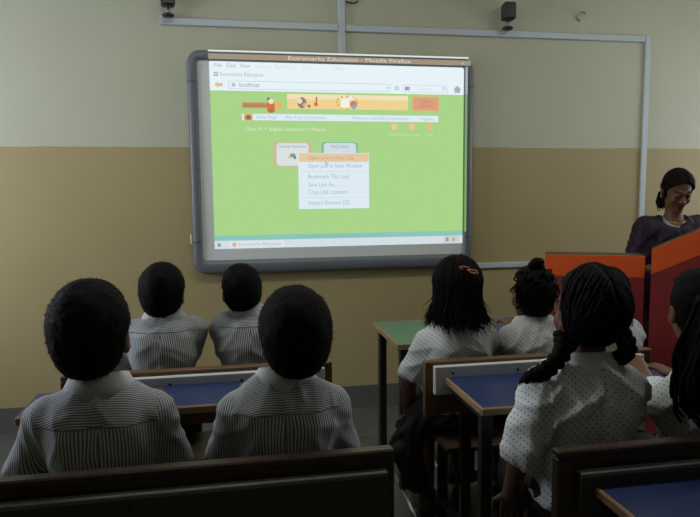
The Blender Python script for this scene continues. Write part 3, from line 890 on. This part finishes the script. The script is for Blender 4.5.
rr('page_card', .284, .520, 1.596, 1.752, .02, (206, 186, 152), 1); rr('page_card_face', .302, .502, 1.604, 1.744, .02, (216, 226, 226), 2)
rr('page_card', .584, .822, 1.596, 1.752, .02, (130, 190, 160), 1); rr('page_card_face', .600, .806, 1.604, 1.746, .02, (206, 222, 228), 2)
text('page_card_text', [('Concept Animation', .316, 1.724, .018, .172), ('FAQ Gallery', .648, 1.724, .018, .112)], (146, 158, 156), pg, 3)
disc('page_card_picture', .402, 1.668, .013, (150, 150, 140), pg, 3, sx=1.5); disc('page_card_picture', .384, 1.658, .008, (190, 186, 170), pg, 4); disc('page_card_picture', .416, 1.654, .009, (120, 124, 116), pg, 4)
rect('context_menu', .436, .890, 1.333, 1.684, (222, 235, 243), pg, 4); rect('context_menu_highlight', .440, .887, 1.628, 1.681, (228, 201, 162), pg, 5)
text('highlight_text', [('Open Link in New Tab', .498, 1.654, .027, .292)], (200, 164, 134), pg, 6)
text('context_menu_text', [('Open Link in New Window', .498, 1.603, .027, .347), ('Bookmark This Link', .498, 1.535, .027, .262), ('Save Link As...', .498, 1.485, .027, .182), ('Copy Link Location', .498, 1.438, .027, .252), ('Inspect Element (Q)', .498, 1.371, .027, .264)], (165, 183, 192), pg, 5)
rect('context_menu_rule', .45, .876, 1.5675, 1.5695, (196, 210, 218), pg, 5); rect('context_menu_rule', .45, .876, 1.403, 1.405, (196, 210, 218), pg, 5)
MB(BO).add([(.606, LY - .005, 1.638), (.606, LY - .005, 1.606), (.614, LY - .005, 1.613), (.620, LY - .005, 1.600), (.625, LY - .005, 1.603), (.619, LY - .005, 1.615), (.630, LY - .005, 1.616)], [(0, 1, 2, 5, 6), (2, 3, 4, 5)]).build('mouse_pointer', gm((186, 190, 196)), pg)
text('status_text', [('Transferring data from extramarks.com ...', .42, 1.159, .016, .58)], (122, 180, 168), pg, 2)
rect('task_button', .0, .34, 1.098, 1.137, (222, 230, 235), pg, 2)
rect('task_icon', -.075, -.055, 1.105, 1.128, (150, 160, 164), pg, 2); disc('task_icon', .028, 1.117, .014, (214, 178, 152), pg, 3)
text('task_text', [('Extramarks Education', .056, 1.117, .022, .262)], (170, 182, 186), pg, 3)
rect('tray_patch', 1.395, 1.50, 1.098, 1.140, (206, 204, 200), pg, 2); rect('tray_icon', 1.41, 1.425, 1.106, 1.132, (178, 140, 116), pg, 3); rect('tray_icon', 1.455, 1.466, 1.108, 1.130, (176, 150, 130), pg, 3)

# ------------------------------------------------------------------ desks
def bench(label, x0, x1, y, bat, batmat, desk, group, woodm, postz=.585, deskm='blue', edgem='edge', railmat=None, sx=.01, left_edge=True):
    """bench whose back carries the desk top of the row behind; y = rear face of the back"""
    r = empty('bench_desk', ((x0 + x1) / 2, y, 0), label, 'bench desk', group)
    O = (r.location.x, y, 0); W = M[woodm]
    MB(O).box((x0 + .002, y + .004, postz + .004), (x1 - .002, y + .022, .782), .002).build('back_board', W, r)
    MB(O).box((x0 + .0, y - .006, .780), (x1 - .0, y + .030, .800), .004).build('top_rail', M[railmat or woodm], r)
    for a in (x0, x1 - .048): MB(O).box((a, y - .004, postz), (a + .048, y + .026, .7795), .003).build('end_post', W, r)
    bx0, bx1, bz0, bz1 = bat
    b = MB(O).box((bx0, y - .030, bz0), (bx1, y - .0045, bz1), .003).build('batten', M[batmat], r)
    if batmat != 'white': MB(O).box((bx0, y - .0315, bz1 - .010), (bx1, y - .0046, bz1 + .002), .002).build('batten_edge', M['ledge'], b)  # lighter grey strip along the upper edge of the dark battens
    mb = MB(O)
    for q in (.08, .38, .66, .93):
        xx = bx0 + (bx1 - bx0) * q; zz = bz1 - .016 - .02 * ((q * 7) % 1)
        mb.tube([(xx, y - .0305, zz), (xx, y - .0325, zz)], .0055, 8)
    mb.build('nail_heads', M['legs'], b)
    if desk:
        dx0, dx1, dz, dy = desk
        d = MB(O).box((dx0 + (.012 if left_edge else 0), y - dy + .014, dz - .018), (dx1 - .012, y - .0305, dz), .001).build('desktop', M[deskm], r)
        MB(O).box((dx0, y - dy, dz - .024), (dx1, y - dy + .0138, dz + .001), .003).build('edging', M[edgem], d)
        for a in ((dx0, dx1 - .0118) if left_edge else (dx1 - .0118,)): MB(O).box((a, y - dy + .014, dz - .024), (a + .0118, y - .0305, dz + .001), .003).build('edging', M[edgem], d)
        for a in (dx0 + .02, dx1 - .06):
            MB(O).box((a, y - dy + .05, .0), (a + .04, y - dy + .085, dz - .0245), .003).build('leg', M['legs'], r)
            MB(O).box((a + .004, y - dy + .086, dz - .06), (a + .036, y - .031, dz - .0245), .003).build('desktop_bearer', M['legs'], r)
    MB(O).box((x0 + sx, y + .026, .418), (x1 - .01, y + .33, .440), .004).build('seat', M['darkwood'], r)
    for a in (x0 + sx + .05, x1 - .10):
        MB(O).box((a, y + .0, .0), (a + .04, y + .034, postz - .001), .003).build('leg', M['legs'], r)
        MB(O).box((a, y + .27, .0), (a + .04, y + .30, .417), .003).build('leg', M['legs'], r)
    for a in (x0 + sx + .054, x1 - .096):
        MB(O).box((a, y + .035, .08), (a + .032, y + .269, .11), .003).build('foot_rail', M['legs'], r)
    MB(O).box((x0 + .102, y + .01, .30), (x1 - .102, y + .028, .34), .003).build('stretcher', M['legs'], r)
    return r
G = 'school bench desks in two columns'
bench('brown bench desk with white batten and blue top behind the two far boys', -.606, .372, 2.405, (-.575, .34, .70, .783), 'white', (-.675, .30, .752, .288), G, 'wood', left_edge=False)
bench('brown bench desk with white batten and blue top behind the three far girls', .714, 1.668, 2.318, (.745, 1.62, .675, .785), 'white', (.785, 1.62, .742, .395), G, 'wood', sx=.10)
bench('dark worn bench across the bottom left behind the two near boys', -.66, .393, 1.535, (-.62, .37, .63, .752), 'brownpaint', None, G, 'darkwood', .50)
bench('dark worn bench desk with blue top in the bottom right corner', .786, 1.78, 1.436, (.835, 1.74, .645, .748), 'brownpaint', (.872, 1.76, .712, .42), G, 'darkwood', .45, railmat='darkwood')

def table(label, x0, x1, y0, y1, z, topm, metal=True):
    r = empty('school_table', ((x0 + x1) / 2, (y0 + y1) / 2, 0), label, 'table', 'tables in front of the far girls')
    O = tuple(r.location)
    t = MB(O).box((x0 + .014, y0 + .014, z - .02), (x1 - .014, y1 - .014, z), .001).build('tabletop', M[topm], r)
    for (a, b_, c, d) in ((x0, x1, y0, y0 + .0138), (x0, x1, y1 - .0138, y1), (x0, x0 + .0138, y0 + .014, y1 - .014), (x1 - .0138, x1, y0 + .014, y1 - .014)):
        MB(O).box((a, c, z - .026), (b_, d, z + .001), .003).build('edging', M['edge'], t)
    for a in (x0 + .022, x1 - .062):
        for c in (y0 + .03, y1 - .07):
            MB(O).box((a, c, .025), (a + .04, c + .04, z - .0265), .004).build('leg', M['legs'], r)
        mb = MB(O); mb.tube([(a + .02, y1 - .02, .013), (a + .022, y0 + .1, .0125), (a + .014, y0 - .06, .0125), (a + .006, y0 - .24, .0125)] if a < .8 else [(a + .02, y1 - .02, .013), (a + .02, y0 + .1, .0125)], .012, 10)
        mb.build('foot_tube', M['steel'], r, True)
    MB(O).box((x0 + .07, y1 - .06, z - .10), (x1 - .07, y1 - .04, z - .03), .003).build('apron', M['legs'], r)
table('green-topped table with tan edging beside the girl with the copper hair slides', .745, 1.075, 2.842, 3.372, .74, 'green')
table('slate-blue-topped table between the girl with the slides and the girl with the bun', 1.078, 1.64, 2.842, 3.352, .74, 'slate')

# lecterns painted orange over maroon
def lectern(label, cx, cy, rz, x0, x1, zt0, zt1, band, dp):
    r = empty('lectern', (cx, cy, 0), label, 'lectern', 'orange and maroon lecterns', math.radians(-rz))
    def pr(p, a, b_, n, m): MB().prism(p, a, b_).build(n, M[m], r)
    pr([(x0, .06), (x1, .06), (x1, zt1 - band), (x0, zt0 - band)], 0, .02, 'front_panel', 'maroon')
    pr([(x0, zt0 - band), (x1, zt1 - band), (x1, zt1), (x0, zt0)], 0, .02, 'top_band', 'orange')
    pr([(x0, .06), (x0 + .018, .06), (x0 + .018, zt0 - .022), (x0, zt0 - .022)], .0205, dp, 'side_panel', 'darkwood')
    pr([(x1 - .018, .06), (x1, .06), (x1, zt1 - .022), (x1 - .018, zt1 - .022)], .0205, dp, 'side_panel', 'darkwood')
    pr([(x0, zt0 - .021), (x1, zt1 - .021), (x1, zt1 - .003), (x0, zt0 - .003)], .0205, dp, 'lectern_top', 'darkwood')
    MB().box((x0 + .0185, .0205, .50), (x1 - .0185, dp - .02, .518), .001).build('shelf', M['darkwood'], r)
    MB().box((x0 + .01, .02, 0), (x1 - .01, dp - .01, .0595), .003).build('plinth', M['legs'], r)
lectern('low flat-topped orange and maroon lectern behind the girl with braids', 2.033, 3.35, 28, -.270, .261, 1.067, 1.070, .120, .22)
lectern('tall slant-topped orange and maroon lectern in front of the woman in purple', 2.321, 2.95, 36, -.175, .34, 1.123, 1.38, .130, .20)

# ------------------------------------------------------------------ the children
def kid(pel, c7, head, sw, shz, el, wr, **k):
    b = dict(pel=pel, c7=c7, head=head, sw=sw)
    pz = shz if hasattr(shz, '__len__') else (shz, shz)
    sy = k.pop('shy', .015)
    b['shL'] = (c7[0] - sw, c7[1] + sy, pz[0]); b['shR'] = (c7[0] + sw, c7[1] + sy, pz[1])
    b['elL'], b['elR'] = el; b['wrL'], b['wrR'] = wr
    ky = k.pop('ky', .22)
    b['knL'] = (-.076, ky, .540); b['knR'] = (.076, ky, .540)
    b['ftL'] = (-.08, ky - .05, .058); b['ftR'] = (.08, ky - .05, .058)
    b.update(k); return b
PEL = (0, .02, .575)
gb = 'boys in striped shirts'; gg = 'girls in dotted white blouses'
make_person('boy seen from behind in a striped shirt, nearest the left edge', 'person', gb, (-.335, 1.72),
    kid(PEL, (-.012, .02, .955), (-.026, .040, 1.086), .126, (.868, .868), ((-.228, .07, .69), (.172, .07, .69)), ((-.10, .335, .785), (.10, .335, .785)), hs=1.10, hth=.021, nape=-.082, yaw=-.12, yoke=.088), boy_hair, 'boy', 11)
make_person('boy seen from behind in a striped shirt, seated in the bottom centre under the whiteboard', 'person', gb, (.130, 1.72),
    kid(PEL, (.01, .02, .942), (.040, .040, 1.052), .120, (.856, .856), ((-.165, .08, .69), (.175, .08, .69)), ((-.10, .335, .785), (.10, .335, .785)), hs=1.05, hth=.024, nape=-.082, yaw=.05, yoke=.075), boy_hair, 'boy', 23)
make_person('far boy with rounded hair on the left end of the front bench', 'person', gb, (-.276, 2.60),
    kid((0, .02, .575), (.008, .06, .955), (.006, .085, 1.045), .106, (.893, .898), ((-.17, .12, .76), (.10, .12, .79)), ((-.04, .30, .76), (.05, .30, .77)), hs=.95, hth=.020, nape=-.082, yaw=-.15, yoke=.05, sleeve=.95, fold=.005), boy_hair, 'boy', 31)
make_person('far boy with narrow head directly under the lower left whiteboard corner', 'person', gb, (.071, 2.60),
    kid((0, .02, .575), (-.004, .06, .960), (-.032, .085, 1.042), .096, (.903, .890), ((-.085, .12, .78), (.165, .12, .76)), ((-.02, .28, .80), (.05, .30, .77)), hs=.87, hth=.016, nape=-.082, yaw=.25, yoke=.05, sleeve=.95, fold=.005), boy_hair, 'boy', 47)

make_person('girl with loose wavy hair held by two copper slides', 'person', gg, (.915, 2.50),
    kid(PEL, (.0, .02, .905), (.004, .04, 1.045), .122, (.828, .835), ((-.200, .05, .655), (.115, .12, .72)), ((-.185, .10, .50), (.10, .36, .79)), hs=.95, sleeve=.80, hdL=(.1, .3, -1), hend=-.150,
        drape=[((-.14, .05, .52), (-.205, .08, .36), .06, .055), ((-.205, .08, .36), (-.15, .10, .20), .055, .05)]), bob_hair, 'girl', 53)
make_person('girl with curly hair tied in a small top bun', 'person', gg, (1.265, 2.50),
    kid(PEL, (.004, .02, .888), (-.008, .045, 1.005), .099, (.826, .83), ((-.105, .12, .72), (.105, .12, .72)), ((-.06, .36, .79), (.06, .36, .79)), hs=.93, sleeve=.80, yaw=.25), bun_hair, 'girl', 61)
make_person('girl almost hidden behind the girl with two braids, white shoulder showing', 'person', gg, (1.606, 2.50),
    kid(PEL, (.005, .02, .870), (.0, .045, .995), .104, (.812, .822), ((-.105, .12, .71), (.150, .12, .71)), ((-.06, .36, .79), (.04, .36, .79)), hs=.88, sleeve=.80), plain_long, 'girl', 67)
b4 = kid((.01, .02, .575), (.004, .02, .950), (.006, .045, 1.095), .130, (.866, .852), ((-.205, .02, .685), (.155, .12, .74)), ((-.185, .13, .515), (.10, .34, .79)), hs=1.05, slr=.052, sleeve=1.0, tail=-1, yaw=.12, fold=.018,
        hdL=(.25, .5, -.7))
b4['brL'] = ((-.080, .02, 1.030), (-.100, -.012, .990), (-.150, -.02, .945), (-.175, .02, .915), (-.155, .10, .87), (-.13, .13, .82))
b4['brR'] = ((.096, .02, 1.035), (.104, -.01, .995), (.088, -.008, .965), (.078, .03, .945), (.085, .10, .89), (.085, .125, .83))
make_person('girl with centre parting and two braids, nearest in the right column', 'person', gg, (1.012, 1.665), b4, braid_hair, 'girl', 71)
b5 = kid((0, .02, .575), (.0, .03, .878), (-.022, .060, 1.085), .122, (.805, .805), ((-.085, .27, .80), (.19, .12, .72)), ((.115, .425, .785), (.10, .30, .79)), hs=.99, sleeve=.70, yaw=-.18, pitch=.06,
        hdL=(-.95, .1, -.12), curlL=.28, hsc=.95)
b5['pony'] = ((-.03, -.055, 1.12), (-.07, -.085, 1.03), (-.115, -.105, .95), (-.125, -.118, .89), (-.10, -.122, .855)); b5['ponyr'] = .085
b5['elL'] = (-.05, .24, .775); b5['wrL'] = (.045, .445, .815); b5['tsL'] = 1
make_person('girl at the right edge with long black hair gathered down her back', 'person', gg, (1.418, 1.665), b5, pony_hair, 'girl', 83)

# ------------------------------------------------------------------ the teacher
bt = dict(pel=(0, 0, .83), c7=(0, -.01, 1.285), head=(.0, .055, 1.440), sw=.158, shL=(-.160, .0, 1.205), shR=(.160, .0, 1.205),
          elL=(-.215, .02, .96), elR=(.215, .02, .96), wrL=(-.10, .20, .93), wrR=(.10, .20, .93),
          knL=(-.085, .03, .45), knR=(.085, .03, .45), ftL=(-.09, .0, .055), ftR=(.09, .0, .055), hs=1.03, yaw=.0, pitch=.48, lids=1)
def teacher_hair(root, hp, HR, hs, hc, seed, b):
    rng = np.random.default_rng(seed)
    P, F, N = hair_cap(hp, HR, hs, hc, seed, .010, -.075, boyish=False, h=.005)
    mb = MB(); quads_to_mb(mb, P, F)
    for sd in (-1, 1):
        for i in range(70):
            a = rng.uniform(.0, 1.2); st = np.array((sd * .002, .075 * math.cos(a * 1.1) , .022 + .098 * math.sin(.75 + a * .6)))
            en = np.array((sd * .02, -.095, -.055)) + rng.normal(0, .01, 3); pts = []
            mid = np.array((sd * .085, -.0 + .03 * (1 - a), .01))
            for j in range(10):
                u = j / 9; p = st * (1 - u) ** 2 + 2 * mid * u * (1 - u) * 1.2 + en * u * u
                c = np.array((0, -.010, .020)); d = p - c; d = d / np.linalg.norm(d / np.array((.0865, .1055, .1005)))
                pts.append(hp(*(c + d)))
            mb.tube(pts, .0042 * hs, 5)
    hr = mb.build('hair', M['hair'], root, True)
    m2 = MB()
    for i in range(46):
        o = rng.normal(0, .010, 3); p = [hp(0 + o[0], -.10 + o[1], -.05 + o[2]), hp(o[0] * 1.6 + .01, -.112 + o[1], -.085), hp(o[0] * 1.8 + .02, -.085 + o[1] * 1.4, -.125 + o[2]), hp(o[0] + .03, -.055 + o[1], -.150 + o[2] * 1.5)]
        m2.tube(p, [.006, .007, .006, .002], 5)
    m2.build('ponytail', M['hair'], hr, True)
rt, hpt = make_person('woman in a dark purple sari looking down behind the slant-topped lectern', 'person', None, (2.715, 3.62), bt, teacher_hair, 'woman', 97, rz=math.radians(168), h=.0055)
b = {k: (np.array(v, float) if isinstance(v, tuple) else v) for k, v in bt.items()}
S = SDF((-.36, -.30, .02), (.36, .36, 1.36), .008)
torso(S, b, .014, .05)
for s in 'LR': S.cap(b['sh' + s], b['sh' + s] + (b['el' + s] - b['sh' + s]) * .92, .058, .056, .04)
S.ell((0, 0, .82), (.19, .15, .16), None, .06)
S.cap((0, .0, .75), (0, .0, .10), .165, .215, .08)
S.cap((-.14, .09, 1.18), (.12, .12, .90), .045, .06, .05)            # the end drawn across the chest
S.cap((-.15, -.02, 1.20), (-.18, -.12, .70), .06, .08, .05); S.cap((.17, .0, 1.18), (.22, .0, .90), .06, .075, .05)            # and falling behind the shoulder
S.ell((.015, .080, 1.285), (.080, .095, .085), None, .02, True)
S.ell((0, .0, 1.335), (.085, .070, .072), None, .02, True)
S.cut(lambda X, Y, Z: .025 - Z + 0 * X + 0 * Y)
P, F = S.mesh(); N = normals(P, F); P = folds(P, N, 5, .009); P = relax(P, F, 2, .4)
np_mesh('sari', P, F, M['sari'], rt)
S = SDF((-.25, -.25, 1.0), (.25, .25, 1.36), .007)
torso(S, b, .008, .05)
S.ell((0, .075, 1.295), (.066, .095, .080), None, .02, True); S.ell((0, .0, 1.34), (.085, .070, .074), None, .02, True)
S.cut(lambda X, Y, Z: 1.10 - Z + 0 * X + 0 * Y)
P, F = S.mesh(); np_mesh('blouse', P, F, M['blouse'], rt)
m = MB(); m.ball(hpt(0, .092, .024), .0048, 10); m.build('bindi', M['bindi'], rt, True)
for sd in (-1, 1):
    m = MB(); m.ball(hpt(sd * .083, .004, -.050), (.006, .006, .009), 10); m.build('earring', M['gold'], rt, True)
m = MB(); m.tube([(.068 * math.cos(w), .028 + .070 * math.sin(w), 1.262 - .030 * math.sin(w) ) for w in np.linspace(-.3, PI + .3, 20)], .0014, 6); m.build('necklace', M['gold'], rt, True)

# ------------------------------------------------------------------ unseen ceiling lamps added to brighten the room
def added_tube_light(x, y, power, label, L=1.2, rz=0):
    r = empty('added_ceiling_light', (x, y, CZ), label, 'ceiling light', 'added unseen ceiling lights')
    MB().box((-L / 2, -.035, -.05), (L / 2, .035, -.0005), .004).build('housing', M['ceil'], r)
    m = MB(); m.tube([(-L / 2 + .03, 0, -.068), (L / 2 - .03, 0, -.068)], .014, 10); m.build('tube', M['tube'], r, True)
    la = bpy.data.lights.new('added_fill_lamp', 'AREA'); la.shape = 'RECTANGLE'; la.size = L; la.size_y = .06; la.energy = power; la.color = (1, .97, .90)
    o = bpy.data.objects.new('added_fill_lamp', la); COL.objects.link(o); o.parent = r; o.location = (0, 0, -.09)
added_tube_light(2.9, 2.4, 16, 'added unseen fluorescent ceiling light over the front right of the room')
added_tube_light(0.2, 2.4, 16, 'added unseen fluorescent ceiling light over the front bench of the boys')

w = bpy.data.worlds.new('World'); SC.world = w; w.use_nodes = True
w.node_tree.nodes['Background'].inputs[0].default_value = (.5, .55, .6, 1); w.node_tree.nodes['Background'].inputs[1].default_value = .05

# ------------------------------------------------------------------ camera
F_PX = 650.; yaw = math.radians(10.5); pit = math.atan(68.5 / 650); rol = .009
fw = Vector((math.sin(yaw) * math.cos(pit), math.cos(yaw) * math.cos(pit), -math.sin(pit)))
r0 = Vector((math.cos(yaw), -math.sin(yaw), 0)); u0 = r0.cross(fw)
r = r0 * math.cos(rol) - u0 * math.sin(rol); u = u0 * math.cos(rol) + r0 * math.sin(rol)
cam = bpy.data.cameras.new('Camera'); co = bpy.data.objects.new('Camera', cam); COL.objects.link(co)
cam.sensor_width = 36; cam.lens = F_PX / 700 * 36; cam.clip_start = .02
mw = Matrix((( r.x, u.x, -fw.x, 0), (r.y, u.y, -fw.y, 0), (r.z, u.z, -fw.z, 1.45), (0, 0, 0, 1)))
co.matrix_world = mw
SC.camera = co
vs_ = SC.view_settings
vs_.view_transform = 'Standard'; vs_.look = 'None'; vs_.exposure = 0; vs_.gamma = 1; vs_.use_curve_mapping = False
SC.cycles.use_denoising = True; SC.cycles.max_bounces = 6
